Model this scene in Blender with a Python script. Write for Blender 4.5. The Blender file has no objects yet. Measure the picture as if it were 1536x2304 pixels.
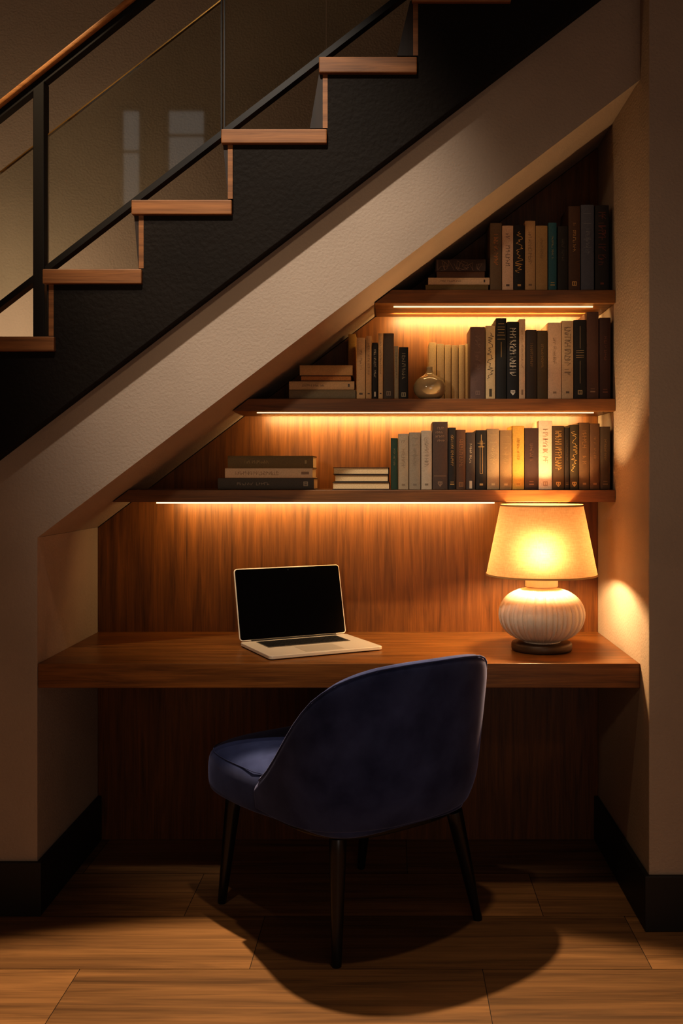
import bpy, bmesh, math, random
from mathutils import Vector, Matrix

C = bpy.context.scene.collection
sc = bpy.context.scene
R = math.radians

# ------------------------------------------------------------------ survey of the place
# The niche opening lies in the plane y = 0, depth runs to +y, the eye stands at (0,-D,EYE).
D, EYE, K = 2.93, 1.31, 752.0           # distance, eye height, photo pixels per metre at y = 0
F = K * D
def P(px, py, y):                       # a measured point of the photo at a known depth -> metres
    k = (D + y) / F
    return Vector(((px - 882) * k, y, EYE - (py - 1072) * k))
XL, XR, DEPTH = -1.061, 0.742, 0.60     # niche sides, niche depth
def soffit(x): return 1.933 + 0.76 * x  # height of the sloping underside

# ------------------------------------------------------------------ materials
MATS = {}
def lin(c):
    c = c / 255.0
    return c / 12.92 if c <= 0.04045 else ((c + 0.055) / 1.055) ** 2.4
def rgb(*c): return (lin(c[0]), lin(c[1]), lin(c[2]), 1.0)
class NT:
    def __init__(s, name):
        s.m = bpy.data.materials.new(name); s.m.use_nodes = True
        s.t = s.m.node_tree; s.n = s.t.nodes; s.n.clear()
        s.out = s.n.new('ShaderNodeOutputMaterial')
    def a(s, typ, **kw):
        nd = s.n.new(typ)
        for k, v in kw.items(): setattr(nd, k, v)
        return nd
    def l(s, o, i): s.t.links.new(o, i)
def pbsdf(t, col, rough, **kw):
    b = t.a('ShaderNodeBsdfPrincipled')
    b.inputs['Base Color'].default_value = col
    b.inputs['Roughness'].default_value = rough
    for k, v in kw.items(): b.inputs[k.replace('_', ' ')].default_value = v
    t.l(b.outputs[0], t.out.inputs[0])
    return b
def paint(name, col, rough=.85, bump=.25, scale=90, var=.12):
    t = NT(name); b = pbsdf(t, col, rough); b.inputs['Specular IOR Level'].default_value = .2
    tc = t.a('ShaderNodeTexCoord')
    n1 = t.a('ShaderNodeTexNoise'); n1.inputs['Scale'].default_value = scale; n1.inputs['Detail'].default_value = 3
    n2 = t.a('ShaderNodeTexNoise'); n2.inputs['Scale'].default_value = 4; n2.inputs['Detail'].default_value = 4
    t.l(tc.outputs['Object'], n1.inputs['Vector']); t.l(tc.outputs['Object'], n2.inputs['Vector'])
    r = t.a('ShaderNodeValToRGB')
    r.color_ramp.elements[0].position = .3; r.color_ramp.elements[1].position = .7
    r.color_ramp.elements[0].color = tuple(c * (1 - var) for c in col[:3]) + (1,)
    r.color_ramp.elements[1].color = tuple(min(1, c * (1 + var)) for c in col[:3]) + (1,)
    t.l(n2.outputs['Fac'], r.inputs['Fac']); t.l(r.outputs[0], b.inputs['Base Color'])
    bp = t.a('ShaderNodeBump'); bp.inputs['Strength'].default_value = bump; bp.inputs['Distance'].default_value = .004
    t.l(n1.outputs['Fac'], bp.inputs['Height']); t.l(bp.outputs[0], b.inputs['Normal'])
    return t.m
def wood(name, dark, light, axis='x', rough=.42, scale=1.7, attr=None, spec=.4):
    t = NT(name); b = pbsdf(t, light, rough); b.inputs['Specular IOR Level'].default_value = spec
    tc = t.a('ShaderNodeTexCoord')
    src = tc.outputs['Object']
    if attr:
        at = t.a('ShaderNodeAttribute', attribute_name=attr)
        add = t.a('ShaderNodeVectorMath', operation='ADD')
        mul = t.a('ShaderNodeVectorMath', operation='SCALE'); mul.inputs['Scale'].default_value = 40
        t.l(at.outputs['Color'], mul.inputs[0]); t.l(src, add.inputs[0]); t.l(mul.outputs[0], add.inputs[1])
        src = add.outputs[0]
    mp = t.a('ShaderNodeMapping')
    lo, hi = 1.6 * scale, 26 * scale
    mp.inputs['Scale'].default_value = {'x': (lo, hi, hi), 'y': (hi, lo, hi), 'z': (hi, hi, lo)}[axis]
    t.l(src, mp.inputs['Vector'])
    n = t.a('ShaderNodeTexNoise'); n.inputs['Scale'].default_value = 1; n.inputs['Detail'].default_value = 6; n.inputs['Distortion'].default_value = .6
    n.inputs['Roughness'].default_value = .62
    t.l(mp.outputs[0], n.inputs['Vector'])
    mp2 = t.a('ShaderNodeMapping')
    lo2, hi2 = 4 * scale, 220 * scale
    mp2.inputs['Scale'].default_value = {'x': (lo2, hi2, hi2), 'y': (hi2, lo2, hi2), 'z': (hi2, hi2, lo2)}[axis]
    t.l(src, mp2.inputs['Vector'])
    n2 = t.a('ShaderNodeTexNoise'); n2.inputs['Scale'].default_value = 1; n2.inputs['Detail'].default_value = 3
    t.l(mp2.outputs[0], n2.inputs['Vector'])
    mx = t.a('ShaderNodeMath', operation='MULTIPLY_ADD'); mx.inputs[1].default_value = .35
    t.l(n2.outputs['Fac'], mx.inputs[0]); t.l(n.outputs['Fac'], mx.inputs[2])
    r = t.a('ShaderNodeValToRGB')
    r.color_ramp.elements[0].position = .45; r.color_ramp.elements[0].color = dark
    r.color_ramp.elements[1].position = .9; r.color_ramp.elements[1].color = light
    t.l(mx.outputs[0], r.inputs['Fac'])
    col = r.outputs[0]
    if attr:
        sp = t.a('ShaderNodeSeparateColor'); t.l(at.outputs['Color'], sp.inputs[0])
        ml = t.a('ShaderNodeMath', operation='MULTIPLY_ADD'); ml.inputs[1].default_value = .7; ml.inputs[2].default_value = .65
        t.l(sp.outputs[0], ml.inputs[0])
        m = t.a('ShaderNodeMix', data_type='RGBA', blend_type='MULTIPLY'); m.inputs['Factor'].default_value = 1
        cb = t.a('ShaderNodeCombineColor')
        for i in range(3): t.l(ml.outputs[0], cb.inputs[i])
        t.l(col, m.inputs[6]); t.l(cb.outputs[0], m.inputs[7]); col = m.outputs[2]
    t.l(col, b.inputs['Base Color'])
    bp = t.a('ShaderNodeBump'); bp.inputs['Strength'].default_value = .12; bp.inputs['Distance'].default_value = .002
    t.l(mx.outputs[0], bp.inputs['Height']); t.l(bp.outputs[0], b.inputs['Normal'])
    return t.m
def plain(name, col, rough=.5, metal=0., grain=0., **kw):
    t = NT(name); b = pbsdf(t, col, rough, Metallic=metal, **kw)
    if grain:
        tc = t.a('ShaderNodeTexCoord'); n = t.a('ShaderNodeTexNoise'); n.inputs['Scale'].default_value = 260; n.inputs['Detail'].default_value = 3
        t.l(tc.outputs['Object'], n.inputs['Vector'])
        r = t.a('ShaderNodeValToRGB')
        r.color_ramp.elements[0].position = .3; r.color_ramp.elements[1].position = .75
        r.color_ramp.elements[0].color = tuple(c * (1 - grain) for c in col[:3]) + (1,)
        r.color_ramp.elements[1].color = tuple(min(1, c * (1 + grain)) for c in col[:3]) + (1,)
        t.l(n.outputs['Fac'], r.inputs['Fac']); t.l(r.outputs[0], b.inputs['Base Color'])
        bp = t.a('ShaderNodeBump'); bp.inputs['Strength'].default_value = .25; bp.inputs['Distance'].default_value = .001
        t.l(n.outputs['Fac'], bp.inputs['Height']); t.l(bp.outputs[0], b.inputs['Normal'])
    return t.m
def emit(name, col, s):
    t = NT(name); e = t.a('ShaderNodeEmission'); e.inputs[0].default_value = col; e.inputs[1].default_value = s
    t.l(e.outputs[0], t.out.inputs[0]); return t.m

M_WALL = paint('greige_plaster', rgb(166, 150, 135), .8, .5, 120, .06)
M_STRINGER = paint('dark_textured_steel', rgb(27, 21, 16), .75, .7, 70, .2)
M_CEIL = paint('ceiling_paint', rgb(150, 140, 130), .9, .1)
M_PANEL = wood('walnut_panel', rgb(68, 39, 14), rgb(118, 72, 28), 'z', .42)
M_DESK = wood('walnut_desk', rgb(80, 47, 18), rgb(140, 90, 40), 'x', .34)
M_SHELF = wood('walnut_shelf', rgb(80, 50, 24), rgb(134, 88, 44), 'x', .42)
M_TREAD = wood('oak_tread', rgb(98, 62, 34), rgb(160, 108, 64), 'x', .5)
M_HAND = wood('oak_handrail', rgb(150, 100, 54), rgb(210, 150, 90), 'x', .4)
M_RISER = wood('dark_riser', rgb(24, 16, 10), rgb(44, 29, 18), 'z', .6)
M_FLOOR = wood('oak_floor', rgb(88, 62, 38), rgb(150, 110, 70), 'x', .55, 1.0, 'tone')
M_GAP = plain('floor_joint', rgb(24, 17, 11), .9)
M_BASE = plain('black_baseboard', rgb(22, 19, 17), .5)
M_METAL = plain('black_metal', rgb(26, 22, 19), .45, .3)
M_LEGS = plain('black_lacquer', rgb(14, 12, 12), .3)
M_ALU = plain('aluminium', rgb(206, 192, 172), .42, .25)
M_KEYS = plain('black_keys', rgb(14, 14, 15), .5)
M_SCREEN = plain('black_screen', rgb(3, 3, 4), .12, 0, 0, Specular_IOR_Level=.25)
M_PAD = plain('trackpad', rgb(186, 172, 152), .35, .2)
M_CERAMIC = plain('cream_ceramic', rgb(214, 200, 184), .42, 0, .04)
M_LBASE = plain('bronze_base', rgb(86, 64, 44), .45, .3)
M_BRASS = plain('aged_brass', rgb(170, 130, 70), .3, .9)
M_VASE = plain('glazed_stoneware', rgb(170, 150, 116), .10, 0, 0, Coat_Weight=.8, Coat_Roughness=.04)

def velvet():
    t = NT('navy_velvet'); b = pbsdf(t, rgb(26, 32, 62), .85)
    b.inputs['Sheen Weight'].default_value = .7; b.inputs['Sheen Roughness'].default_value = .4
    b.inputs['Sheen Tint'].default_value = rgb(150, 155, 200)
    b.inputs['Specular IOR Level'].default_value = .15
    tc = t.a('ShaderNodeTexCoord')
    n = t.a('ShaderNodeTexNoise'); n.inputs['Scale'].default_value = 9; n.inputs['Detail'].default_value = 6
    t.l(tc.outputs['Object'], n.inputs['Vector'])
    r = t.a('ShaderNodeValToRGB')
    r.color_ramp.elements[0].position = .32; r.color_ramp.elements[0].color = rgb(36, 44, 80)
    r.color_ramp.elements[1].position = .72; r.color_ramp.elements[1].color = rgb(62, 73, 116)
    t.l(n.outputs['Fac'], r.inputs['Fac']); t.l(r.outputs[0], b.inputs['Base Color'])
    n2 = t.a('ShaderNodeTexNoise'); n2.inputs['Scale'].default_value = 500
    t.l(tc.outputs['Object'], n2.inputs['Vector'])
    bp = t.a('ShaderNodeBump'); bp.inputs['Strength'].default_value = .15; bp.inputs['Distance'].default_value = .001
    t.l(n2.outputs['Fac'], bp.inputs['Height']); t.l(bp.outputs[0], b.inputs['Normal'])
    return t.m
M_VELVET = velvet()

def glass():
    t = NT('smoked_glass')
    tr = t.a('ShaderNodeBsdfTransparent'); tr.inputs[0].default_value = (.90, .92, .89, 1)
    gl = t.a('ShaderNodeBsdfGlossy'); gl.inputs['Roughness'].default_value = .03; gl.inputs[0].default_value = (1, 1, 1, 1)
    fr = t.a('ShaderNodeFresnel'); fr.inputs[0].default_value = 1.5
    mx = t.a('ShaderNodeMixShader')
    t.l(fr.outputs[0], mx.inputs[0]); t.l(tr.outputs[0], mx.inputs[1]); t.l(gl.outputs[0], mx.inputs[2])
    t.l(mx.outputs[0], t.out.inputs[0]); return t.m
M_GLASS = glass()
M_GLASSEDGE = plain('polished_glass_edge', rgb(120, 128, 110), .2, .2)

def linen():
    t = NT('linen_shade')
    tc = t.a('ShaderNodeTexCoord'); cols = []
    for sx in ((30, 30, 420), (420, 420, 30)):
        mp = t.a('ShaderNodeMapping'); mp.inputs['Scale'].default_value = sx
        t.l(tc.outputs['Object'], mp.inputs['Vector'])
        n = t.a('ShaderNodeTexNoise'); n.inputs['Scale'].default_value = 1; n.inputs['Detail'].default_value = 2
        t.l(mp.outputs[0], n.inputs['Vector']); cols.append(n)
    ad = t.a('ShaderNodeMath', operation='ADD'); t.l(cols[0].outputs['Fac'], ad.inputs[0]); t.l(cols[1].outputs['Fac'], ad.inputs[1])
    r = t.a('ShaderNodeValToRGB')
    r.color_ramp.elements[0].position = .3; r.color_ramp.elements[0].color = (.46, .26, .12, 1)
    r.color_ramp.elements[1].position = .7; r.color_ramp.elements[1].color = (.62, .38, .19, 1)
    hv = t.a('ShaderNodeMath', operation='MULTIPLY'); hv.inputs[1].default_value = .5; t.l(ad.outputs[0], hv.inputs[0])
    t.l(hv.outputs[0], r.inputs['Fac'])
    df = t.a('ShaderNodeBsdfDiffuse'); tl = t.a('ShaderNodeBsdfTranslucent'); rf = t.a('ShaderNodeBsdfRefraction')
    rf.inputs['Roughness'].default_value = 1.0; rf.inputs['IOR'].default_value = 1.45
    m1 = t.a('ShaderNodeMixShader'); m1.inputs[0].default_value = .45
    mx = t.a('ShaderNodeMixShader'); mx.inputs[0].default_value = .13
    for nd in (df, tl, rf): t.l(r.outputs[0], nd.inputs[0])
    t.l(tl.outputs[0], m1.inputs[1]); t.l(rf.outputs[0], m1.inputs[2])
    t.l(df.outputs[0], mx.inputs[1]); t.l(m1.outputs[0], mx.inputs[2]); t.l(mx.outputs[0], t.out.inputs[0])
    return t.m
M_SHADE = linen()
WARM = (1.0, .66, .28)
M_LED = emit('led_diffuser', (1, .70, .36, 1), 2.2)
def bulb_mat():
    t = NT('lit_bulb_glass'); e = t.a('ShaderNodeEmission'); e.inputs[0].default_value = (1, .70, .36, 1); e.inputs[1].default_value = 5
    tr = t.a('ShaderNodeBsdfTransparent'); mx = t.a('ShaderNodeMixShader'); mx.inputs[0].default_value = .2
    t.l(tr.outputs[0], mx.inputs[1]); t.l(e.outputs[0], mx.inputs[2]); t.l(mx.outputs[0], t.out.inputs[0]); return t.m
M_BULB = bulb_mat()
M_PAGES = plain('paper_edges', rgb(214, 186, 142), .9, 0, .12)
M_WINDOW = emit('evening_daylight', (.9, .92, .95, 1), .55)

def cloth_mat(c, rough=.65):
    key = ('book',) + tuple(c)
    if key not in MATS: MATS[key] = plain('book_cloth', rgb(*c), rough, 0, .10)
    return MATS[key]
def ink_mat(c):
    key = ('ink',) + tuple(c)
    if key not in MATS: MATS[key] = plain('foil_lettering', rgb(*c), .4, 0)
    return MATS[key]

# ------------------------------------------------------------------ mesh helpers
def box(bm, x0, x1, y0, y1, z0, z1):
    v = [bm.verts.new((x, y, z)) for x in (x0, x1) for y in (y0, y1) for z in (z0, z1)]
    for f in ((0, 1, 3, 2), (4, 6, 7, 5), (0, 4, 5, 1), (2, 3, 7, 6), (0, 2, 6, 4), (1, 5, 7, 3)):
        bm.faces.new([v[i] for i in f])
def prism_y(bm, pts, y0, y1):           # polygon in (x,z), swept along y
    a = [bm.verts.new((p[0], y0, p[1])) for p in pts]; b = [bm.verts.new((p[0], y1, p[1])) for p in pts]
    bm.faces.new(a); bm.faces.new(b[::-1]); n = len(pts)
    for i in range(n): bm.faces.new((a[i], b[i], b[(i + 1) % n], a[(i + 1) % n]))
def prism_z(bm, pts, z0, z1):           # polygon in (x,y), swept along z
    a = [bm.verts.new((p[0], p[1], z0)) for p in pts]; b = [bm.verts.new((p[0], p[1], z1)) for p in pts]
    bm.faces.new(a[::-1]); bm.faces.new(b); n = len(pts)
    for i in range(n): bm.faces.new((a[i], a[(i + 1) % n], b[(i + 1) % n], b[i]))
def lathe(bm, prof, seg=64, rfun=None, close=True):
    rings = []
    for r, z in prof:
        rings.append([bm.verts.new(((rfun(r, z, a) if rfun else r) * math.cos(a), (rfun(r, z, a) if rfun else r) * math.sin(a), z))
                      for a in (2 * math.pi * i / seg for i in range(seg))])
    for j in range(len(rings) - 1):
        for i in range(seg):
            bm.faces.new((rings[j][i], rings[j][(i + 1) % seg], rings[j + 1][(i + 1) % seg], rings[j + 1][i]))
    if close:
        bm.faces.new(rings[0][::-1]); bm.faces.new(rings[-1])
def tube(bm, pts, r, seg=10, r2=None):
    pts = [Vector(p) for p in pts]; rings = []
    n = len(pts)
    for i, p in enumerate(pts):
        d = (pts[min(i + 1, n - 1)] - pts[max(i - 1, 0)]).normalized()
        u = d.cross(Vector((0, 0, 1)))
        if u.length < 1e-3: u = d.cross(Vector((1, 0, 0)))
        u.normalize(); w = d.cross(u)
        rr = r if r2 is None else r + (r2 - r) * i / (n - 1)
        rings.append([bm.verts.new(p + rr * (math.cos(a) * u + math.sin(a) * w)) for a in (2 * math.pi * k / seg for k in range(seg))])
    for j in range(n - 1):
        for k in range(seg):
            bm.faces.new((rings[j][k], rings[j][(k + 1) % seg], rings[j + 1][(k + 1) % seg], rings[j + 1][k]))
    bm.faces.new(rings[0][::-1]); bm.faces.new(rings[-1])
def rrect(x0, x1, y0, y1, r, n=6):
    out = []
    for cx, cy, a0 in ((x1 - r, y1 - r, 0), (x0 + r, y1 - r, 90), (x0 + r, y0 + r, 180), (x1 - r, y0 + r, 270)):
        for i in range(n + 1):
            a = R(a0 + 90 * i / n); out.append((cx + r * math.cos(a), cy + r * math.sin(a)))
    return out
def obj(name, bm, mat, parent=None, smooth=False, bevel=0, seg=2, sub=0):
    bmesh.ops.recalc_face_normals(bm, faces=bm.faces[:])
    me = bpy.data.meshes.new(name); bm.to_mesh(me); bm.free()
    for m in (mat if isinstance(mat, (list, tuple)) else [mat]): me.materials.append(m)
    o = bpy.data.objects.new(name, me); C.objects.link(o)
    if parent: o.parent = parent
    if smooth:
        for p in me.polygons: p.use_smooth = True
    if bevel:
        b = o.modifiers.new('edge', 'BEVEL'); b.width = bevel; b.segments = seg; b.limit_method = 'ANGLE'; b.angle_limit = R(40)
    if sub:
        s = o.modifiers.new('round', 'SUBSURF'); s.levels = s.render_levels = sub
    return o
def struct(name, bm, mat, **k):
    o = obj(name, bm, mat, **k); o['kind'] = 'structure'; return o
def thing(name, label, cat, loc=(0, 0, 0), rot=(0, 0, 0), group=None):
    o = bpy.data.objects.new(name, None); C.objects.link(o); o.empty_display_size = .05
    o.location = loc; o.rotation_euler = rot; o['label'] = label; o['category'] = cat
    if group: o['group'] = group
    return o
B = bmesh.new

# ------------------------------------------------------------------ the setting
RX0, RX1, RY0, RZ = -2.4, 1.9, -3.7, 4.6
def make_floor():
    bm = B(); rnd = random.Random(4)
    tone = bm.loops.layers.float_color.new('tone')
    box(bm, RX0 - .1, RX1 + .1, RY0 - .1, 1.0, -.06, -.002)
    joints = {0: .45, -1: .691, -2: .24, 1: .05}
    ys = [(.30 - .313 * k, .30 - .313 * (k - 1)) for k in range(-1, 13)]
    for y0, y1 in ys:
        r = math.floor((y0 + .02) / .313)
        ph = joints.get(r, rnd.uniform(0, 1.07))
        x = ph - 1.07 * 4
        while x < RX1:
            a, b = max(x + .0009, RX0), min(x + 1.07 - .0009, RX1)
            if b > a:
                v = [bm.verts.new((a, y0 + .0009, 0)), bm.verts.new((b, y0 + .0009, 0)), bm.verts.new((b, min(y1, .95) - .0009, 0)), bm.verts.new((a, min(y1, .95) - .0009, 0))]
                f = bm.faces.new(v); c = (rnd.random(), rnd.random(), rnd.random(), 1)
                f.material_index = 1
                for lp in f.loops: lp[tone] = c
            x += 1.07
    me = struct('floor', bm, [M_GAP, M_FLOOR])
    return me
make_floor()

bm = B(); prism_y(bm, [(RX0, 0), (XL, 0), (XL, soffit(XL)), (XR - .0005, soffit(XR)), (XR - .0005, 3.3), (.9 - .2, 2.33 + .76 * .7), (RX0, 2.36 + .76 * RX0)], 0, .03)
struct('wall_front', bm, M_WALL)
bm = B(); prism_y(bm, [(XL - .12, 0), (XL, 0), (XL, soffit(XL)), (XL - .12, soffit(XL) + .05)], .0302, DEPTH)
struct('wall_niche_left', bm, M_WALL)
bm = B(); box(bm, XR, RX1, -.10, 1.0, 0, RZ)
struct('wall_right', bm, M_WALL, bevel=.003)
bm = B(); prism_y(bm, [(XL, soffit(XL) + .001), (XR - .001, soffit(XR) + .001), (XR - .001, soffit(XR) + .06), (XL, soffit(XL) + .06)], .0302, DEPTH)
struct('ceiling_niche', bm, M_WALL)
bm = B(); box(bm, RX0, XR, .86, .96, 0, RZ)
struct('wall_back', bm, M_WALL)
bm = B(); box(bm, RX0 - .1, RX0, RY0, .96, 0, RZ); struct('wall_left', bm, M_WALL)
bm = B(); box(bm, RX1, RX1 + .1, RY0, 1.0, 0, RZ); struct('wall_east', bm, M_WALL)
bm = B(); box(bm, RX0 - .1, RX1 + .1, RY0 - .1, 1.0, RZ, RZ + .1); struct('ceiling', bm, M_CEIL)
# the wall behind the eye, with its tall upper window (it mirrors faintly in the stair glass)
WX = [(-1.83, -1.72), (-1.52, -1.28)]; WZ = [(3.05, 3.80), (3.34, 3.80)]
bm = B(); box(bm, RX0 - .1, RX1 + .1, RY0 - .1, RY0, 0, RZ); struct('wall_rear', bm, M_WALL)
for i, ((a, b), (c, d)) in enumerate(zip(WX, WZ)):
    bm = B()
    for q in ((a - .04, a, c - .04, d + .04), (b, b + .04, c - .04, d + .04), (a, b, c - .04, c), (a, b, d, d + .04)):
        box(bm, q[0], q[1], RY0, RY0 + .03, q[2], q[3])
    box(bm, a, b, RY0 + .002, RY0 + .022, c + (d - c) * .62, c + (d - c) * .62 + .015)
    w = struct('window_%d' % (i + 1), bm, M_METAL)
    bm = B(); box(bm, a, b, RY0 + .003, RY0 + .010, c, d); obj('pane', bm, M_WINDOW, w)

bm = B(); prism_z(bm, [(RX0, -.015), (XL + .015, -.015), (XL + .015, DEPTH - .001), (XL + .0003, DEPTH - .001), (XL + .0003, -.0003), (RX0, -.0003)], 0.0005, .16)
struct('baseboard_left', bm, M_BASE, bevel=.002)
bm = B(); prism_z(bm, [(RX1, -.115), (XR - .015, -.115), (XR - .015, DEPTH - .001), (XR - .0003, DEPTH - .001), (XR - .0003, -.1003), (RX1, -.1003)], 0.0005, .16)
struct('baseboard_right', bm, M_BASE, bevel=.002)

# walnut back panel of the niche
bp_ = thing('wood_back_panel', 'walnut veneer panel lining the back of the under-stair niche, vertical grain', 'wall panel', (0, DEPTH, 0))
bm = B(); prism_y(bm, [(XL + .001, .001), (XR - .001, .001), (XR - .001, soffit(XR) - .002), (XL + .001, soffit(XL) - .002)], .0008, .018)
obj('panel_sheet', bm, M_PANEL, bp_)

# ------------------------------------------------------------------ staircase
st = thing('staircase', 'staircase with oak treads and a dark textured stringer above the niche', 'staircase', (0, 0, 0))
YT, YS = -.07, -.055
treads = [(-510, -290, 1065, 1098), (-308, -85, 911, 944), (-106, 121, 757, 790), (95, 318, 605, 638), (295, 521, 449, 482), (497, 735, 290, 322), (717, 938, 127, 163), (926, 1150, -34, 3), (1135, 1330, -190, -156)]
steps = [-494, -292, -92, 108, 314, 524, 734, 939, 1150, 1330]
for x0, x1, t0, t1 in treads:
    a, b = P(x0, t0, YT), P(x1, t1, YT)
    bm = B(); box(bm, a.x, min(b.x, XR - .002), YT, .858, b.z, a.z)
    obj('tread', bm, M_TREAD, st, bevel=.003)
bm = B(); pts = []
for i, (x0, x1, t0, t1) in enumerate(treads):
    a = P(steps[i], t1 + .4, YS); b = P(steps[i + 1], t1 + .4, YS)
    pts += [(a.x, a.z), (min(b.x, XR - .002), a.z)]
q0 = P(-510, 1015 + .7603 * 510, YS); q1 = P(1335, 0, YS)
sl = (q1.z - q0.z) / (q1.x - q0.x)
pts += [(XR - .002, q1.z + sl * (XR - .002 - q1.x)), (pts[0][0], q0.z)]
prism_y(bm, pts, YS, -.001); obj('stringer', bm, M_STRINGER, st, bevel=.002)
risers = [((-98, -80, 790, 911), (-94, -80)), ((106, 122, 638, 757), (109, 122)), ((302, 324, 482, 605), (312, 324)), ((502, 524, 322, 449), (513, 524)), ((718, 737, 163, 290), (697, 737)), ((922, 940, 3, 127), (893, 940))]
for (a, b, t0, t1), (c, d) in risers:
    bm = B(); q = [P(a, t0 + .5, -.05), P(b, t0 + .5, -.05), P(d, t1 - .5, -.05), P(c, t1 - .5, -.05)]
    prism_y(bm, [(v.x, v.z) for v in q], -.0535, .856)
    rz = obj('riser', bm, M_RISER, st)
    bm = B(); q = [P(b - 11, t0 + .5, -.05), P(b, t0 + .5, -.05), P(d, t1 - .5, -.05), P(d - 11, t1 - .5, -.05)]
    prism_y(bm, [(v.x, v.z) for v in q], -.0555, -.0537)
    obj('riser_edge', bm, M_TREAD, rz)

# glass balustrade
YB = .03
ba = thing('glass_balustrade', 'glass balustrade with oak handrail and black post standing on the stair treads', 'balustrade')
def band(x0, x1, f0, f1, y0, y1):
    bm = B(); q = [P(x0, f0(x0), YB), P(x1, f0(x1), YB), P(x1, f1(x1), YB), P(x0, f1(x0), YB)]
    prism_y(bm, [(v.x, v.z) for v in q], y0, y1); return bm
obj('bottom_rail', band(-500, 1180, lambda x: 699 - .771 * x, lambda x: 683 - .771 * x, YB - .018, YB + .018), M_METAL, ba)
gt = lambda x: 391 - .778 * x; gb = lambda x: 683.5 - .771 * x
for x0, x1 in ((-420, 77), (109, 497), (507, 732.5), (735, 1160)):
    g = obj('glass_panel', band(x0, x1, gb, gt, YB - .005, YB + .005), M_GLASS, ba)
    obj('glass_edge', band(x0, x1, gt, lambda x: gt(x) - 3.2, YB - .006, YB + .006), M_BRASS, g)
bm = B()
for xx in (498.5, 505.5):
    a = P(xx - 1.3, 300, YB); b = P(xx + 1.3, -60, YB); box(bm, a.x, b.x, YB - .006, YB + .006, a.z, b.z)
obj('joint_strip', bm, M_METAL, ba)
obj('handrail', band(-420, 900, lambda x: 253 - .80 * x, lambda x: 237 - .80 * x, YB - .03, YB + .03), M_HAND, ba, bevel=.006, seg=3)
obj('under_rail', band(-420, 900, lambda x: 272 - .80 * x, lambda x: 253.5 - .80 * x, YB - .016, YB + .016), M_METAL, ba)
a, b = P(80, 180, YB), P(105, 752, YB)
bm = B(); prism_y(bm, [(a.x, P(80, 757, YT).z + .0005), (b.x, P(80, 757, YT).z + .0005), (b.x, P(0, 272 - .8 * 105, YB).z), (a.x, P(0, 272 - .8 * 80, YB).z)], YB - .022, YB + .022)
obj('post', bm, M_METAL, ba, bevel=.002)

# ------------------------------------------------------------------ desk and shelves
DZ = .75
dk = thing('floating_desk', 'thick walnut floating desk spanning the niche from wall to wall', 'desk', (0, 0, DZ))
bm = B(); box(bm, XL + .0008, XR - .0008, 0, DEPTH, -.073, 0); obj('worktop', bm, M_DESK, dk, bevel=.002)

YSH = .322
shelves = [  # front top/bottom pixel rows, LED start/end, LED depth
    ('walnut floating shelf, highest and shortest, just under the staircase slope', 652, 682, 885, 1333, .385, .003),
    ('walnut floating shelf in the middle of the three, carrying the round vase', 897, 925, 578, 1335, .385, .003),
    ('walnut floating shelf, lowest and longest, directly above the laptop and lamp', 1102, 1130, 352, 1112, .330, .0048)]
SHZ = []
LEDS = []
for lab, t0, t1, l0, l1, ly, lh in shelves:
    z1, z0 = P(0, t0, YSH).z, P(0, t1, YSH).z; SHZ.append(z1)
    s = thing('floating_shelf', lab, 'shelf', (0, YSH, z0), group='walnut shelves in the niche')
    xa = (z0 - 1.933) / .76 + .004; xb = (z1 - 1.933) / .76 + .004
    bm = B(); prism_y(bm, [(xa, 0), (XR - .001, 0), (XR - .001, z1 - z0), (xb, z1 - z0)], 0, DEPTH - YSH)
    obj('board', bm, M_SHELF, s, bevel=.0015)
    la, lb = P(l0, 0, ly).x, P(l1, 0, ly).x
    bm = B(); box(bm, la, lb, ly - YSH - .003, ly - YSH + .003, -lh, -.0003)
    obj('led_strip', bm, M_LED, s)
    LEDS.append((la, lb, ly, z0 - lh - .002))

# ------------------------------------------------------------------ books
RND = random.Random(11)
def glyphs(L, H, n, rnd, th):
    """strokes of n unreadable letters in a strip L long and H high: (a0,b0,a1,b1,th)"""
    out = []; cw = L / n
    for i in range(n):
        if rnd.random() < .1: continue
        x0, x1 = i * cw + cw * .12, (i + 1) * cw - cw * .12
        pts = [(x0, 0), (x1, 0), (x0, H), (x1, H), ((x0 + x1) / 2, H / 2), (x0, H / 2), (x1, H / 2)]
        out.append((x0, 0, x0, H * rnd.choice((.7, 1, 1)), th))
        for _ in range(2):
            p, q = rnd.sample(pts, 2); out.append((*p, *q, th))
    return out
def mark_mesh(segs, surf, off=.0004):
    bm = B()
    for a0, b0, a1, b1, th in segs:
        d = Vector((a1 - a0, b1 - b0)); L = d.length
        if L < 1e-6: continue
        d /= L; n = Vector((-d.y, d.x)) * th / 2; e = d * th / 2
        k = max(1, int(abs(a1 - a0) / .004))
        for j in range(k):
            p0 = Vector((a0, b0)).lerp(Vector((a1, b1)), j / k) - (e if j == 0 else e * 0)
            p1 = Vector((a0, b0)).lerp(Vector((a1, b1)), (j + 1) / k) + (e if j == k - 1 else e * 0)
            vs = []
            for p in (p0 + n, p0 - n, p1 - n, p1 + n):
                vs.append(bm.verts.new((p.x, surf(p.x) - off, p.y)))
            bm.faces.new(vs)
    return bm
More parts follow.
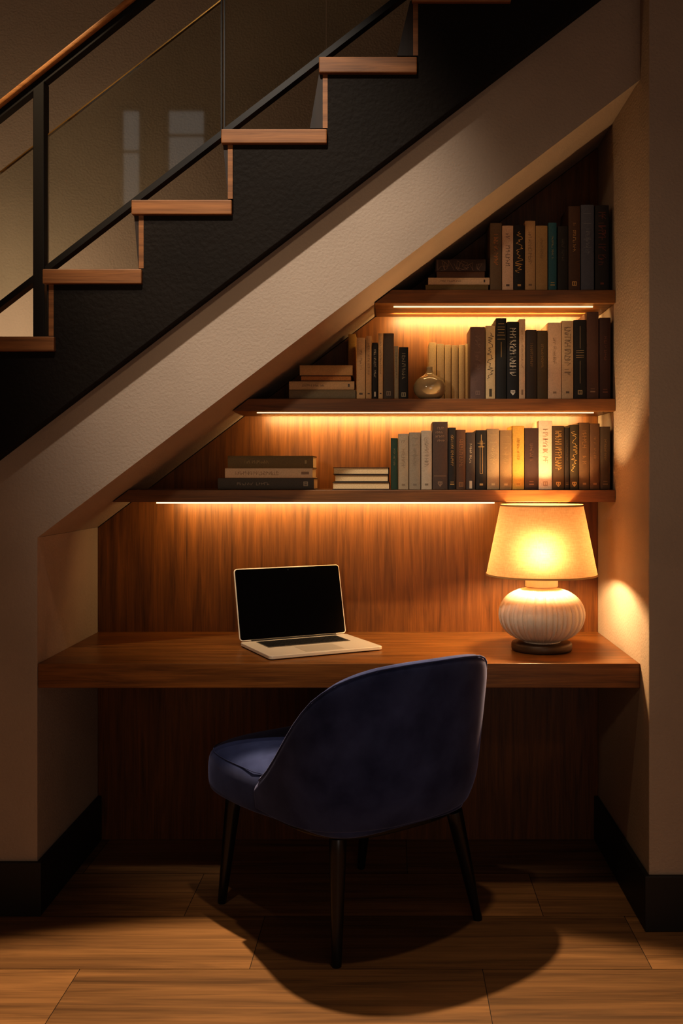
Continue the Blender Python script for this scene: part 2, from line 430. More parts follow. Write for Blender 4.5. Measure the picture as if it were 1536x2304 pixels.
def make_book(root, w, h, d, col, ink=None, style='v', emblem=None, rnd_=None, bulge=None, soft=False, pages=None, rough=.65):
    """spine centred on the root's origin, facing -y, standing on z=0"""
    rnd = rnd_ or RND
    bl = bulge if bulge is not None else min(.0025, w * .10)
    hw = w / 2; tb = .0012 if soft else .0022
    surf = lambda x: -bl * (1 - min(1, abs(x) / hw) ** 2.4)
    n = 10
    outer = [(-hw, d)] + [(-hw + w * i / n, surf(-hw + w * i / n) ) for i in range(n + 1)] + [(hw, d)]
    inner = [(hw - tb, d)] + [(hw - tb - (w - 2 * tb) * i / n, surf((hw - tb) - (w - 2 * tb) * i / n) + tb) for i in range(n + 1)] + [(-hw + tb, d)]
    bm = B(); prism_z(bm, outer + inner, 0, h); obj('cover', bm, cloth_mat(col, rough), root, bevel=.0005, seg=1)
    ins = 0.0004 if soft else .003
    bm = B(); box(bm, -hw + tb + .0001, hw - tb - .0001, .004, d - (.0004 if soft else .004), ins, h - ins)
    obj('pages', bm, pages or M_PAGES, root)
    if ink:
        S = []; th = max(.0005, w * .032)
        if style == 'v':       # title running down the spine
            L = h * .5; W = w * .34
            for a0, b0, a1, b1, t in glyphs(L, W, max(6, int(L / (W * .75))), rnd, th): S.append((b0 - W / 2, h * .88 - a0, b1 - W / 2, h * .88 - a1, t))
        elif style == 'script':
            x = 0; z = h * .90
            while z > h * .28:
                nx = rnd.uniform(-.36, .36) * w; nz = z - h * .016
                S.append((x, z, nx, nz, th * 1.5)); x, z = nx, nz
        elif style == 'bars':
            for f, ww in ((.93, .5), (.89, .62), (.86, .62), (.82, .5), (.79, .7), (.74, .7)): S.append((-w * ww / 2, h * f, w * ww / 2, h * f, th * 1.7))
            S.append((0, h * .70, 0, h * .52, th * 2))
        elif style == 'lines':
            S += [(0, h * .92, 0, h * .64, th), (0, h * .48, 0, h * .2, th)]
            for f in (.61, .585, .55, .525): S.append((-w * .3, h * f, w * .3, h * f + .001, th))
        elif style == 'twolines':
            S += [(-w * .12, h * .82, -w * .12, h * .27, th), (w * .12, h * .82, w * .12, h * .27, th), (-w * .12, h * .27, w * .12, h * .27, th), (-w * .34, h * .78, w * .34, h * .78, th), (0, h * .92, 0, h * .74, th * 1.6), (-w * .25, h * .72, w * .25, h * .72, th * 2)]
        elif style == 'blocks':
            for f in (.89, .83, .77, .71):
                L = w * .6
                for a0, b0, a1, b1, t in glyphs(L, h * .03, 5, rnd, th * .8): S.append((a0 - L / 2, h * f + b0, a1 - L / 2, h * f + b1, t))
            S += [(-w * .4, h * .20, w * .4, h * .20, th)]
        elif style == 'small':
            L = h * .34; W = w * .22
            for a0, b0, a1, b1, t in glyphs(L, W, 12, rnd, th * .8): S.append((b0 - W / 2, h * .80 - a0, b1 - W / 2, h * .80 - a1, t))
        elif style == 'big':
            for k, (f, W) in enumerate(((.0, .36),)):
                L = h * .62; W = w * .5
                for a0, b0, a1, b1, t in glyphs(L, W, 15, rnd, th * 1.2): S.append((b0 - W / 2, h * .92 - a0, b1 - W / 2, h * .92 - a1, t))
        elif style == 'emboss':
            for f in (.90, .78, .60, .50): S.append((-w * .28, h * f, w * .28, h * f, th * .8))
            L = h * .3; W = w * .25
            for a0, b0, a1, b1, t in glyphs(L, W, 9, rnd, th * .7): S.append((b0 - W / 2, h * .72 - a0, b1 - W / 2, h * .72 - a1, t))
        elif style == 'branches':
            for _ in range(7):
                x = -w * .45; z = rnd.uniform(.05, .9) * h
                for k in range(6):
                    nx, nz = rnd.uniform(-.42, .42) * w, z + rnd.uniform(-.12, .16) * h
                    nz = min(max(nz, .04 * h), .96 * h); S.append((x, z, nx, nz, th * .5)); x, z = nx, nz
        if S: obj('lettering', mark_mesh(S, surf), ink_mat(ink), root)
        if emblem:
            e = []; s = min(w * .2, .006); z = h * .085
            if emblem == 'box': e = [(-s, z - s, s, z - s, s * .5), (s, z - s, s, z + s, s * .5), (s, z + s, -s, z + s, s * .5), (-s, z + s, -s, z - s, s * .5), (0, z - s, 0, z + s, s * .5)]
            elif emblem == 'shield': e = [(-s, z + s, s, z + s, s * .5), (-s, z + s, -s, z, s * .5), (s, z + s, s, z, s * .5), (-s, z, 0, z - s * 1.3, s * .5), (s, z, 0, z - s * 1.3, s * .5), (0, z + s, 0, z - s, s * .6)]
            elif emblem == 'dot': e = [(-s * .4, z, s * .4, z, s * 1.1)]
            elif emblem == 'slab': e = [(0, z - s * 1.4, 0, z + s * 1.4, s * 1.5)]
            elif emblem == 'bar': e = [(-s, z, s, z, s * .7), (-s, z + s * 1.5, s, z + s * 1.5, s * .3)]
            obj('emblem', mark_mesh(e, surf), ink_mat(ink), root)

def standing(shelf, x0, x1, top, col, label, ink=None, style='v', emblem=None, d=.155, y=.345, lean=0, rot=0, group=None, **k):
    z = SHZ[shelf] + .0005
    a = P(x0, 0, y).x; b = P(x1, 0, y).x; h = P(0, top, y).z - z
    w = b - a - .0009
    t = thing('book', label, 'book', ((a + b) / 2, y, z), (0, 0, 0), group)
    make_book(t, w, h, d, col, ink, style, emblem, **k)
    if lean:
        t.rotation_euler = (0, R(lean), 0)
        if lean < 0: t.location.z += w / 2 * math.sin(R(-lean))
        else: t.location.z += w / 2 * math.sin(R(lean))
    if rot: t.rotation_euler[2] = R(rot)
    return t
def lying(shelf, x0, x1, top, bot, zbase, col, label, ink=None, style='v', emblem=None, d=.16, y=.345, flip=False, rot=0, group=None, **k):
    """book lying flat, spine to the room (or fore-edge to the room when flip)"""
    kk = (D + y) / F
    h = (x1 - x0) * kk; th = (bot - top) * kk - .0004
    cx = P((x0 + x1) / 2, 0, y).x
    t = thing('book', label, 'book', (cx, y, zbase), (0, 0, 0), group)
    inner = bpy.data.objects
    make_book(t, th, h, d, col, ink, style, emblem, **k)
    # stand -> lie: the spine's height runs along x
    M = Matrix.Translation((h / 2, 0, th / 2)) @ Matrix.Rotation(R(-90), 4, 'Y')
    if flip: M = Matrix.Translation((0, d, 0)) @ Matrix.Rotation(R(180), 4, 'Z') @ M
    for ch in t.children:
        ch.data.transform(M)
    t.rotation_euler = (0, 0, R(rot))
    return zbase + th + .0006

G1, G2, G3 = 'books standing on the top shelf', 'books standing on the middle shelf', 'books standing on the lowest shelf'
H1, H2, H3, H4 = 'flat stack on the top shelf', 'flat stack on the middle shelf', 'large flat stack on the lowest shelf', 'small flat stack on the lowest shelf'
GOLD, PALE, DARK = (190, 146, 80), (206, 190, 164), (70, 58, 48)

# top shelf
z = SHZ[0] + .0005
z = lying(0, 957, 1098, 638, 652, z, (112, 92, 52), 'olive-tan book at the bottom of the stack on the top shelf', group=H1)
z = lying(0, 963, 1101, 622, 638, z, (206, 178, 146), 'cream book second from bottom in the top shelf stack', DARK, 'small', 'dot', group=H1)
z = lying(0, 982, 1090, 608, 622, z, (88, 60, 40), 'thin brown book under the vein-patterned book on the top shelf', group=H1)
z = lying(0, 980, 1092, 581, 608, z, (58, 42, 34), 'dark book with pale branching lines on its spine, topmost of top shelf stack', (150, 120, 92), 'branches', group=H1)
for a in [
    (1102, 1128.5, 502, (108, 88, 64), 'dull taupe book with orange lettering, first standing book on the top shelf', (190, 120, 56), 'v', None),
    (1129, 1154.5, 508, (208, 176, 150), 'pinkish cream book with dark lettering beside the taupe one on the top shelf', (90, 70, 58), 'v', 'dot'),
    (1155, 1180, 507, (26, 20, 17), 'black book with ornate gold script between two pale books, top shelf', GOLD, 'script', 'dot'),
    (1180.5, 1204, 497, (176, 142, 100), 'tan book, tallest of the pale books on the top shelf', (120, 92, 62), 'v', 'dot'),
    (1204.5, 1231.5, 508, (158, 126, 80), 'ochre tan book standing directly left of the teal book', (126, 98, 60), 'small', None),
    (1233, 1252, 501, (38, 86, 96), 'slim teal book on the top shelf', (160, 140, 80), 'small', 'bar'),
    (1254, 1277.5, 509, (30, 24, 18), 'short near-black book standing right of the teal book', (80, 66, 44), 'small', None),
    (1278, 1305, 464, (74, 48, 28), 'tall dark brown book with small gold title on the top shelf', GOLD, 'small', 'box'),
    (1306, 1336, 461, (78, 80, 92), 'tall slate-blue book near the right end of the top shelf', (120, 118, 122), 'emboss', None),
    (1338, 1369.5, 462, (24, 18, 17), 'tall black book with faint reddish lettering, last on the top shelf', (100, 50, 32), 'big', 'dot')]:
    standing(0, a[0], a[1], a[2], a[3], a[4], a[5], a[6], a[7], group=G1)

# middle shelf, left
z = SHZ[1] + .0005
z = lying(1, 650, 800, 876, 897, z, (128, 116, 92), 'grey-green book at the bottom of the middle shelf stack', group=H2)
z = lying(1, 650, 797, 857, 876, z, (198, 166, 124), 'cream book with a line of small dark lettering in the middle shelf stack', DARK, 'small', 'dot', group=H2)
z = lying(1, 675, 791, 844, 857, z, (60, 36, 22), 'thin dark book, page edges outward, in the middle shelf stack', flip=True, group=H2, pages=plain('brown_page_edges', rgb(190, 130, 76), .9, 0, .2), d=.15)
z = lying(1, 674, 793, 821, 844, z, (190, 150, 98), 'plain tan book on top of the middle shelf stack', group=H2)
zz = SHZ[1] + .0005
t = standing(1, 783, 800.5, 752, (166, 124, 58), 'ochre book at the left end of the middle shelf row, set back', (140, 100, 50), 'small', None, y=.508, d=.085, group=G2)
for a in [
    (801.5, 822, 760, (206, 172, 128), 'cream book with small dark crest, first full spine right of the middle stack', (90, 70, 50), 'small', 'dot'),
    (822.5, 836, 756, (196, 158, 112), 'slim peach-tan book with dark lettering left of a black one', (96, 70, 46), 'v', 'dot'),
    (836.5, 850, 771, (24, 20, 18), 'slim black book between two pale slim books, middle shelf', PALE, 'v', 'slab'),
    (850.5, 861.5, 750, (208, 172, 126), 'very slim cream book left of the thick charcoal book', (84, 62, 44), 'v', 'dot'),
    (862, 886, 750, (74, 62, 52), 'thick charcoal-brown book in the left row of the middle shelf', (130, 112, 90), None, 'box'),
    (886.5, 896.5, 779, (150, 138, 112), 'very slim grey-beige booklet beside the short black book', (70, 62, 50), 'v', None),
    (897, 918.5, 781, (24, 24, 24), 'short black book at the right end of the left row, middle shelf', (150, 140, 110), 'v', 'box')]:
    standing(1, a[0], a[1], a[2], a[3], a[4], a[5], a[6], a[7], group=G2)
# six cream booklets behind the vase
xs = [964.5, 982, 999.5, 1015, 1031, 1046, 1056]
ords = ['first', 'second', 'third', 'fourth', 'fifth', 'sixth']
for i in range(6):
    t = standing(1, xs[i], xs[i + 1] - .8, [771, 774, 776, 777, 776, 774][i], [(214, 182, 132), (206, 176, 130), (210, 180, 132), (202, 172, 126), (212, 182, 136), (206, 176, 128)][i],
             '%s slim cream softcover from the left in the set behind the vase' % ords[i], y=.431, bulge=.004, soft=True, group='slim cream softcovers beside the vase', d=.14)
for a in [
    (1057.5, 1091, 736, (96, 72, 62), 'thick dull mauve-brown book right of the cream softcovers', (120, 94, 80), 'v', 'box'),
    (1092, 1114, 733, (202, 176, 132), 'cream book with dark vertical ornament beside the mauve-brown book', (74, 62, 42), 'script', 'slab'),
    (1115, 1139, 716, (24, 23, 19), 'tall black book with gold bars at the top of its spine', (150, 124, 76), 'bars', None),
    (1140, 1166.5, 724, (20, 18, 17), 'black book covered in large white script lettering, middle shelf', (214, 204, 184), 'big', 'shield'),
    (1167, 1181.5, 718, (196, 164, 130), 'slim pale book right of the white-script book', (140, 110, 80), 'v', 'slab'),
    (1183, 1207.5, 742, (50, 36, 22), 'short dark brown book left of the olive one, middle shelf', (120, 90, 44), 'small', None),
    (1208, 1231, 744, (74, 56, 26), 'short olive-brown book in the right row of the middle shelf', (130, 100, 50), 'small', None),
    (1232, 1262.5, 726, (206, 174, 144), 'wide cream book with faint thin title on the middle shelf', (150, 120, 92), 'small', 'dot'),
    (1263, 1289.5, 722, (190, 162, 128), 'beige book with heavy dark stacked lettering, middle shelf', (104, 86, 66), 'big', 'dot'),
    (1290, 1318.5, 720, (20, 18, 17), 'black book with thin vertical gold lines on its spine', (170, 148, 108), 'lines', 'box'),
    (1319, 1346.5, 702, (78, 52, 42), 'tallest brown book near the right end of the middle shelf', (140, 112, 90), None, 'bar'),
    (1348, 1373.5, 715, (52, 26, 20), 'dark maroon book, last at the right of the middle shelf', (104, 60, 46), 'small', 'bar')]:
    t = standing(1, a[0], a[1], a[2], a[3], a[4], a[5], a[6] or 'none', a[7], group=G2, d=.165)

# lowest shelf
z = SHZ[2] + .0005
z = lying(2, 490, 706, 1075, 1101, z, (70, 62, 54), 'large charcoal book at the bottom of the big stack, lowest shelf', (150, 134, 110), 'small', 'box', d=.19, group=H3)
z = lying(2, 506, 703, 1053, 1075, z, (204, 176, 144), 'large cream book in the middle of the big stack, lowest shelf', (130, 96, 62), 'v', 'slab', d=.18, group=H3)
z = lying(2, 512, 704, 1025, 1053, z, (104, 84, 46), 'large olive book on top of the big stack, lowest shelf', (150, 122, 66), 'small', 'dot', d=.18, group=H3)
z = SHZ[2] + .0005
z = lying(2, 747, 877, 1084, 1101, z, (58, 44, 32), 'dark book, page edges outward, bottom of the small stack on the lowest shelf', flip=True, group=H4, d=.15)
z = lying(2, 752, 874, 1067.5, 1084, z, (36, 28, 22), 'dark book, page edges outward, middle of the small stack on the lowest shelf', flip=True, group=H4, d=.15)
z = lying(2, 749, 875, 1051, 1067.5, z, (44, 34, 26), 'dark book, page edges outward, top of the small stack on the lowest shelf', flip=True, group=H4, d=.15)
for a in [
    (878.5, 895, 986, (22, 50, 32), 'dark green book, first in the row on the lowest shelf', (120, 104, 66), 'small', None),
    (895.5, 919, 976, (150, 132, 106), 'grey-tan book right beside the dark green one', (120, 100, 76), 'v', 'dot'),
    (920, 946, 973, (134, 120, 100), 'dull grey cloth book, third in the lowest shelf row', (110, 96, 78), 'emboss', 'dot'),
    (947, 971.5, 969, (166, 150, 128), 'light grey book left of the tall dark brown book, lowest shelf', (112, 98, 80), 'v', 'dot'),
    (972.5, 1007, 949, (72, 54, 42), 'tall thick dark brown book with ruled shield panel, lowest shelf', (124, 98, 74), 'blocks', 'shield'),
    (1008, 1025.5, 962, (20, 17, 15), 'slim black book with gold title right of the tall brown book', (180, 140, 76), 'v', 'bar'),
    (1026, 1047.5, 967, (78, 52, 32), 'mid-brown book with faint bronze title, seventh on the lowest shelf', (130, 90, 52), 'v', 'box'),
    (1048, 1069, 973, (58, 48, 42), 'dark grey book with pale label patches, lowest shelf', (190, 172, 144), 'small', 'slab'),
    (1070, 1094.5, 968, (20, 17, 15), 'black book with gold double lines and crossbar, lowest shelf', (180, 146, 90), 'twolines', 'dot'),
    (1095, 1123, 965, (150, 126, 94), 'grey-beige embossed book right of the black gold-lined one', (190, 164, 120), 'emboss', 'dot'),
    (1124, 1151, 968, (142, 114, 76), 'khaki embossed book left of the mustard yellow one', (182, 152, 104), 'emboss', 'dot'),
    (1152, 1179, 958, (206, 158, 70), 'mustard yellow book on the lowest shelf above the lamp', (170, 124, 50), 'small', 'dot'),
    (1179.5, 1210.5, 963, (58, 40, 36), 'plum-brown book between the yellow and the cream white ones', (120, 88, 70), 'small', 'bar'),
    (1211, 1241.5, 947, (232, 206, 176), 'tall cream white book on the lowest shelf above the lamp', (190, 150, 116), 'v', 'box'),
    (1242, 1269, 958, (64, 48, 28), 'dark olive-brown book with bold gold title right of the cream white book', (176, 140, 80), 'big', 'shield'),
    (1269.5, 1281, 962, (28, 22, 16), 'very slim black book between two dark gold-lettered books, lowest shelf', (110, 90, 56), 'small', 'bar'),
    (1281.5, 1301.5, 956, (54, 44, 24), 'dark olive book with slanting gold script, lowest shelf', (196, 160, 92), 'script', 'shield'),
    (1302, 1326, 951, (86, 62, 36), 'bronze brown book third from the right end, lowest shelf', (150, 112, 66), 'v', 'dot'),
    (1326.5, 1349, 953, (82, 56, 32), 'russet brown book second from the right end, lowest shelf', (130, 94, 56), 'small', 'dot'),
    (1349.5, 1372.5, 960, (54, 40, 24), 'dark brown-olive book at the right end of the lowest shelf', (100, 78, 46), 'small', 'bar')]:
    standing(2, a[0], a[1], a[2], a[3], a[4], a[5], a[6], a[7], group=G3)

# ------------------------------------------------------------------ vase
vy = .372
vp = P(966, 0, vy); ks = (D + vy) / F
va = thing('bud_vase', 'round glazed taupe vase with narrow neck on the middle shelf', 'vase', (vp.x, vy, SHZ[1] + .0005))
H = 74 * ks; RR = 37.5 * ks
prof = [(.016, 0), (.030, .001), (.043, .008), (.0515, .020), (RR, .036), (.0535, .048), (.049, .059), (.041, .068), (.029, .0755), (.0185, .081), (.0125, .087), (.0102, .094), (.0098, .101), (.0108, .107), (.0088, .1075), (.007, .100), (.007, .09)]
sz = H / .1075
bm = B(); lathe(bm, [(r, zz * sz) for r, zz in prof], 48); obj('vessel', bm, M_VASE, va, smooth=True, sub=1)

# ------------------------------------------------------------------ laptop
lp = thing('laptop', 'open silver laptop with a black blank screen on the desk', 'laptop', (-.5025, .298, DZ + .0005), (0, 0, R(27.4)))
W, DD, LH = .386, .285, .243
bm = B(); prism_z(bm, rrect(0, W, -DD, 0, .014), .0025, .013); obj('base', bm, M_ALU, lp, bevel=.0015, seg=2)
bm = B()
for x, y in ((.03, -.03), (W - .03, -.03), (.03, -DD + .03), (W - .03, -DD + .03)):
    prism_z(bm, [(x + .007 * math.cos(a), y + .007 * math.sin(a)) for a in (i * math.pi / 6 for i in range(12))], 0, .0026)
obj('rubber_feet', bm, M_KEYS, lp)
bm = B(); prism_z(bm, rrect(.048, W - .048, -.142, -.022, .004), .0131, .0134)
kb = obj('keyboard', bm, plain('key_well', rgb(84, 76, 66), .5), lp)
bm = B(); kx0, kx1 = .052, W - .052
for r in range(6):
    y1 = -.026 - r * .0188; y0 = y1 - (.0100 if r == 0 else .0158)
    if r: y1 += .0062; y0 += .0062
    ws = {0: [1] * 14, 1: [1] * 13 + [1.5], 2: [1.5] + [1] * 13, 3: [1.8] + [1] * 11 + [1.8], 4: [2.3] + [1] * 10 + [2.3], 5: [1, 1, 1, 1.2, 5.2, 1.2, 1, 1, 1, 1]}[r]
    tot = sum(ws); x = kx0
    for w_ in ws:
        ww = (kx1 - kx0) * w_ / tot
        box(bm, x + .0012, x + ww - .0012, y0, y1 - .0005, .0134, .0146); x += ww
M_KEYTOP = plain('key_tops', rgb(34, 33, 33), .35)
obj('key_caps', bm, M_KEYTOP, kb)
bm = B(); prism_z(bm, rrect(W / 2 - .066, W / 2 + .066, -DD + .018, -.160, .004), .0131, .0134); obj('trackpad', bm, M_PAD, lp)
bm = B(); tube(bm, [(.04, -.001, .0135), (W - .04, -.001, .0135)], .0042, 12); obj('hinge', bm, M_METAL, lp)
TM = Matrix.Translation((0, 0, .0145)) @ Matrix.Rotation(R(-15), 4, 'X')
bm = B(); prism_y(bm, rrect(0, W, 0, LH, .012), 0, .0055); lid = obj('lid', bm, M_ALU, lp, bevel=.001, seg=2); lid.data.transform(TM)
bm = B(); prism_y(bm, rrect(.0035, W - .0035, .004, LH - .0035, .009), -.0006, .0004); s = obj('screen', bm, M_SCREEN, lid); s.data.transform(TM)
bm = B(); prism_y(bm, [(W / 2 + .0022 * math.cos(a), LH - .011 + .0022 * math.sin(a)) for a in (i * math.pi / 6 for i in range(12))], -.0009, -.0005); s = obj('webcam', bm, plain('lens', rgb(30, 34, 44), .1), lid); s.data.transform(TM)

# ------------------------------------------------------------------ table lamp
LX, LY = .4825, .234
tl = thing('table_lamp', 'lit table lamp with ribbed cream globe base and tapered linen shade', 'lamp', (LX, LY, DZ + .0005))
bm = B(); lathe(bm, [(.090, 0), (.096, .002), (.0975, .010), (.0975, .020), (.095, .025), (.085, .027)], 64); obj('foot', bm, M_LBASE, tl, smooth=True)
rb = .136; zc = .1145; hz = .0885
prof = []
for i in range(33):
    a = -math.pi / 2 + math.pi * i / 32
    c = math.cos(a); s_ = math.sin(a)
    r = rb * abs(c) ** .78; zz = zc + hz * s_
    if r < .06 and s_ < 0: r = max(r, .06)
    if s_ > 0 and r < .048: r = .048
    prof.append((r, zz))
NR = 25
def ribs(r, z, a):
    if r <= .05: return r
    f = (r - .05) / .086
    u = (a * NR / (2 * math.pi)) % 1.0
    return r + .0036 * min(1, f * 2.2) * math.exp(-((u - .5) / .085) ** 2) - .0034 * min(1, f * 2) * math.exp(-((abs(u - .5) - .20) / .10) ** 2)
bm = B(); lathe(bm, prof, NR * 18, ribs); obj('ribbed_body', bm, M_CERAMIC, tl, smooth=True)
bm = B(); lathe(bm, [(.044, .203), (.0525, .205), (.0525, .232), (.0505, .2355), (.044, .2365), (.012, .2365), (.012, .235)], 48); obj('collar', bm, M_CERAMIC, tl, smooth=False, bevel=.001)
bm = B(); lathe(bm, [(.008, .235), (.008, .240), (.014, .241), (.014, .258), (.010, .259)], 24); obj('socket', bm, M_BRASS, tl)
S0, S1, SR0, SR1 = .2425, .4655, .178, .133
bm = B(); n = 24
prof = [(SR0 + (SR1 - SR0) * i / n, S0 + (S1 - S0) * i / n) for i in range(n + 1)]
lathe(bm, prof, 96, None, False)
sh = obj('lamp_shade', bm, M_SHADE, tl, smooth=True)
M_TRIM = plain('shade_binding', rgb(190, 150, 96), .8)
bm = B()
for rr, zz in ((SR0, S0), (SR1, S1)):
    lathe(bm, [(rr + .0012, zz - .0015), (rr + .0012, zz + .004), (rr - .0012, zz + .004), (rr - .0012, zz - .0015), (rr + .0012, zz - .0015)], 96, None, False)
obj('shade_binding', bm, M_TRIM, sh)
bm = B()
for k in range(3):
    a = k * 2 * math.pi / 3 + .4; tube(bm, [(.010 * math.cos(a), .010 * math.sin(a), .445), (SR1 * .99 * math.cos(a), SR1 * .99 * math.sin(a), .460)], .0016, 8)
tube(bm, [(0, 0, .44), (0, 0, .45)], .003, 8)
obj('shade_spider', bm, M_BRASS, sh)
bm = B(); lathe(bm, [(.012, .2595), (.019, .270), (.029, .291), (.032, .308), (.028, .325), (.018, .339), (.002, .345)], 32); obj('bulb', bm, M_BULB, tl, smooth=True)

# ------------------------------------------------------------------ chair
ch = thing('upholstered_chair', 'navy velvet barrel-back chair on black tapered legs in front of the desk', 'chair', (-.100, -.036, 0), (0, 0, R(37)))
HW, YF, YM, YBK = .308, .072, -.07, -.318
def path(n_side=6, n_back=26):
    pts = []
    pts.append((-HW, YF + .004))
    for i in range(n_side): pts.append((-HW, YF + (YM - YF) * i / n_side))
    for i in range(n_back + 1):
        a = math.pi + math.pi * i / n_back
        c, s = math.cos(a), math.sin(a); e = 2 / 2.35
        pts.append((HW * math.copysign(abs(c) ** e, c), YM + (YM - YBK) * math.copysign(abs(s) ** e, s)))
    for i in range(n_side): pts.append((HW, YM + (YF - YM) * (i + 1) / n_side))
    pts.append((HW, YF + .004))
    return pts
def interp(tab, x):
    if x <= tab[0][0]: return tab[0][1]
    for (a, b), (c, d) in zip(tab, tab[1:]):
        if x <= c: return b + (d - b) * (x - a) / (c - a)
    return tab[-1][1]
ZT = [(-.315, .826), (-.29, .814), (-.25, .783), (-.20, .729), (-.15, .666), (-.10, .606), (-.05, .552), (0, .502), (.04, .470), (.07, .445), (.10, .425)]
ZB = .370
def shell():
    bm = B(); pts = path(); n = len(pts); loops = []
    for i, (x, y) in enumerate(pts):
        p = Vector(pts[min(i + 1, n - 1)]) - Vector(pts[max(i - 1, 0)]); nr = Vector((p.y, -p.x)).normalized()
        if nr.dot(Vector((x, y + .05))) < 0: nr = -nr
        zt = interp(ZT, y + .05 * max(0, x) / HW * min(1, max(0, (y + .29) / .1)))
        back = max(0, -nr.y)
        col = []
        def out(z):                                   # outward drift of the outer skin with height
            u = (z - ZB) / .45
            f = .055 * u * (.35 + .65 * back) - .030 * (.15 + .85 * back) * max(0, 1 - (z - ZB) / .10) ** 2
            return f
        th = .046
        zs = [ZB, ZB + .005] + [ZB + (zt - .022 - ZB) * k / 8 for k in range(1, 9)]
        for z in zs: col.append((out(z), z))
        col.append((out(zt) - .006, zt - .006)); col.append((out(zt) - th / 2, zt)); col.append((out(zt) - th + .006, zt - .007))
        zi = max(.36, min(.43, zt - .03))
        for k in range(7):
            z = (zt - .026) + (zi - (zt - .026)) * k / 6; col.append((out(z) - th, z))
        col.append((out(ZB) - th, ZB))
        loops.append([bm.verts.new((x + nr.x * o, y + nr.y * o, z)) for o, z in col])
    m = len(loops[0])
    for i in range(n - 1):
        for k in range(m): bm.faces.new((loops[i][k], loops[i + 1][k], loops[i + 1][(k + 1) % m], loops[i][(k + 1) % m]))
    bm.faces.new(loops[0]); bm.faces.new(loops[-1][::-1])
    seam = []
    for i, L in enumerate(loops): seam.append(L[10].co.copy())
    return bm, seam
bm, seam = shell(); obj('backrest', bm, M_VELVET, ch, smooth=True, sub=2)
bm = B(); tube(bm, seam[2:-2], .0028, 8); obj('piping', bm, M_VELVET, ch, smooth=True)
def seat():
    bm = B(); N = 56
    def ring(inset, z, dome=0):
        out = []
        for i in range(N):
            a = 2 * math.pi * i / N; c, s = math.cos(a), math.sin(a); e = 2 / 5.0
            hx = (.316 - inset); hy = .362 - inset
            x = hx * math.copysign(abs(c) ** e, c); y = .104 + hy * math.copysign(abs(s) ** e, s)
            t = max(0, min(1, (.12 - y) / .10)); x *= 1 - .16 * t
            out.append(bm.verts.new((x, y, z)))
        return out
    prof = [(.10, .348), (.03, .348), (.008, .350), (.001, .358), (0, .390), (0, .43), (.004, .452), (.014, .466), (.035, .480), (.075, .494), (.13, .503), (.2, .507), (.26, .508)]
    rings = [ring(*p) for p in prof]
    for j in range(len(rings) - 1):
        for i in range(N): bm.faces.new((rings[j][i], rings[j][(i + 1) % N], rings[j + 1][(i + 1) % N], rings[j + 1][i]))
    bm.faces.new(rings[0][::-1]); bm.faces.new(rings[-1])
    pip = [v.co.copy() for v in rings[7]]
    return bm, pip
bm, pip = seat(); se = obj('seat', bm, M_VELVET, ch, smooth=True, sub=1)
bm = B(); tube(bm, [p for p in pip if p.y > .02] if False else pip + pip[:1], .0016, 8); obj('seat_piping', bm, M_VELVET, se, smooth=True)
bm = B()
pp = []
for i in range(48):
    a = 2 * math.pi * i / 48; c, s = math.cos(a), math.sin(a); e = 2 / 3.2
    pp.append((.262 * math.copysign(abs(c) ** e, c), .06 + .310 * math.copysign(abs(s) ** e, s)))
prism_z(bm, pp, .340, .372); obj('base_frame', bm, M_LEGS, ch, bevel=.004)
for tx, ty, fx, fy in ((-.252, .300, -.269, .346), (.232, .262, .224, .305), (-.190, -.175, -.205, -.192), (.200, -.200, .283, -.212)):
    bm = B(); k = 8
    tube(bm, [(tx + (fx - tx) * i / k, ty + (fy - ty) * i / k, .338 - .337 * i / k) for i in range(k + 1)], .0245, 20, .0130)
    obj('leg', bm, M_LEGS, ch, smooth=True, bevel=.002)

# ------------------------------------------------------------------ lights
def light(name, typ, loc, power, col, **k):
    l = bpy.data.lights.new(name, typ); l.energy = power; l.color = col
    aim = k.pop('aim', None)
    for a, v in k.items(): setattr(l, a, v)
    o = bpy.data.objects.new(name, l); C.objects.link(o); o.location = loc
    if aim is not None: o.rotation_euler = (Vector(aim) - Vector(loc)).to_track_quat('-Z', 'Y').to_euler()
    return o
for i, (la, lb, ly, lz) in enumerate(LEDS):
    mx_ = (la + lb) / 2
    light('led_light', 'AREA', (mx_, ly + .006, lz), [1.4, 1.9, 2.6][i], WARM, shape='RECTANGLE', size=lb - la, size_y=.008, spread=R(170), aim=(mx_, ly + 1, lz - .8))
    light('panel_glow_fill', 'AREA', (mx_, .515, lz), [3.0, 3.8, 2.6][i], WARM, shape='RECTANGLE', size=lb - la, size_y=.008, spread=R(160), aim=(mx_, 1.5, lz - .25))  # added light with no strip of its own, heightens the glow on the panel
light('lamp_light', 'POINT', (LX, LY, DZ + .310), 27, (1, .65, .32), shadow_soft_size=.032)
light('stair_spot', 'SPOT', (-.22, -.105, 2.62), 360, (1, .72, .43), spot_size=R(86), spot_blend=.12, shadow_soft_size=.025, aim=(-.25, -2.3, 0))
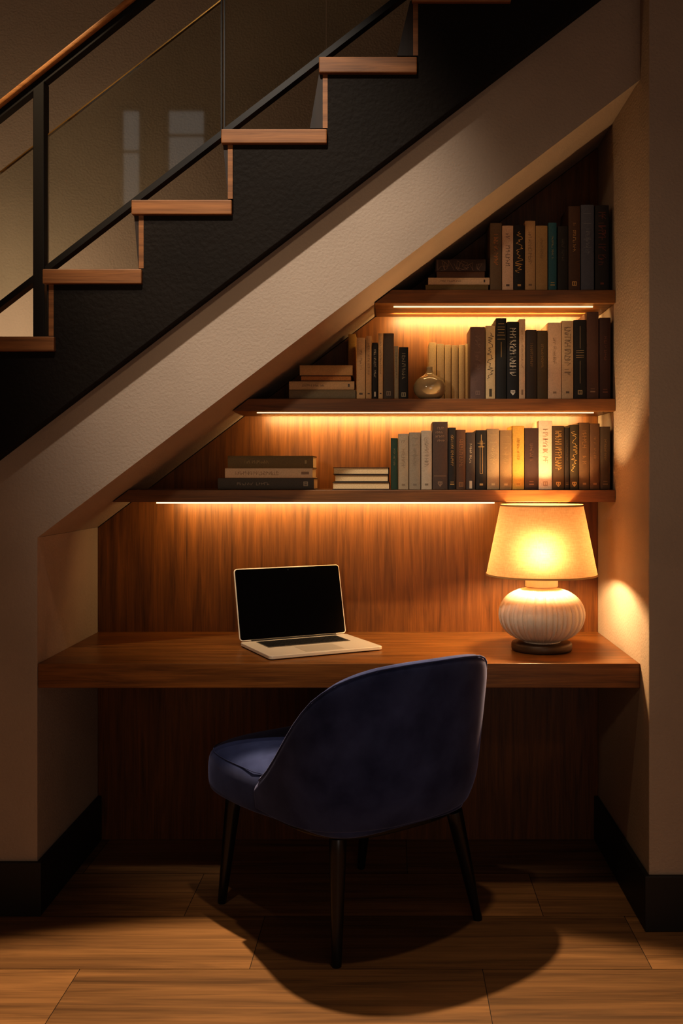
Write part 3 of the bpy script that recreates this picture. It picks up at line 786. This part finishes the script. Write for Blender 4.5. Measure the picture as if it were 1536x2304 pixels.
light('wall_washer', 'SPOT', (-.59, -1.84, 4.1), 350, (1, .88, .74), spot_size=R(33), spot_blend=1, shadow_soft_size=.06, aim=(-.36, 0, 1.88))
light('handrail_fill', 'SPOT', (-1.6, -1.2, 4.2), 260, (1, .74, .46), spot_size=R(17), spot_blend=1, shadow_soft_size=.05, aim=(-.98, 0, 2.35))  # added spot without a fixture, brightens the handrail
light('floor_downlight', 'SPOT', (.12, -.95, 3.5), 75, (1, .74, .46), spot_size=R(32), spot_blend=.8, shadow_soft_size=.05, aim=(.05, .02, 0))
light('shelf_fill_spot', 'SPOT', (-1.2, -2.4, 2.0), 46, (1, .76, .52), spot_size=R(46), spot_blend=1, shadow_soft_size=.08, aim=(.12, .3, 1.52))  # added fill from the front, lifts the book spines and shelf edges
light('room_fill', 'AREA', (1.3, -2.9, 2.6), 1.8, (1, .90, .80), shape='SQUARE', size=1.0, aim=(-.2, 0, .6))  # soft fill added behind the eye, no real lamp there
light('low_front_fill', 'AREA', (.5, -3.3,   .95), 5.2, (1, .90, .84), shape='SQUARE', size=1.0, aim=(0, 0, .5))  # low fill added to lift the chair back and the panel under the desk
light('stairwell_fill', 'POINT', (-1.5, .30, 1.80), 13, (1, .78, .52), shadow_soft_size=.12)  # unseen fill added out of frame, brightens the wall behind the stairs

w = bpy.data.worlds.new('World'); sc.world = w; w.use_nodes = True
w.node_tree.nodes['Background'].inputs[0].default_value = (.02, .018, .016, 1); w.node_tree.nodes['Background'].inputs[1].default_value = .3

# ------------------------------------------------------------------ camera and look
cam = bpy.data.cameras.new('camera'); co = bpy.data.objects.new('camera', cam); C.objects.link(co)
co.location = (0, -D, EYE); co.rotation_euler = (R(90), 0, 0)
cam.sensor_fit = 'HORIZONTAL'; cam.sensor_width = 36; cam.lens = F / 1536 * 36
cam.shift_x = -(882 - 768) / 1536; cam.shift_y = -(1152 - 1072) / 1536
cam.clip_start = .05
sc.camera = co
sc.view_settings.view_transform = 'Standard'
sc.view_settings.look = 'Medium High Contrast'
sc.view_settings.exposure = -.1
sc.cycles.use_denoising = True
sc.cycles.sample_clamp_indirect = 6
sc.cycles.max_bounces = 8
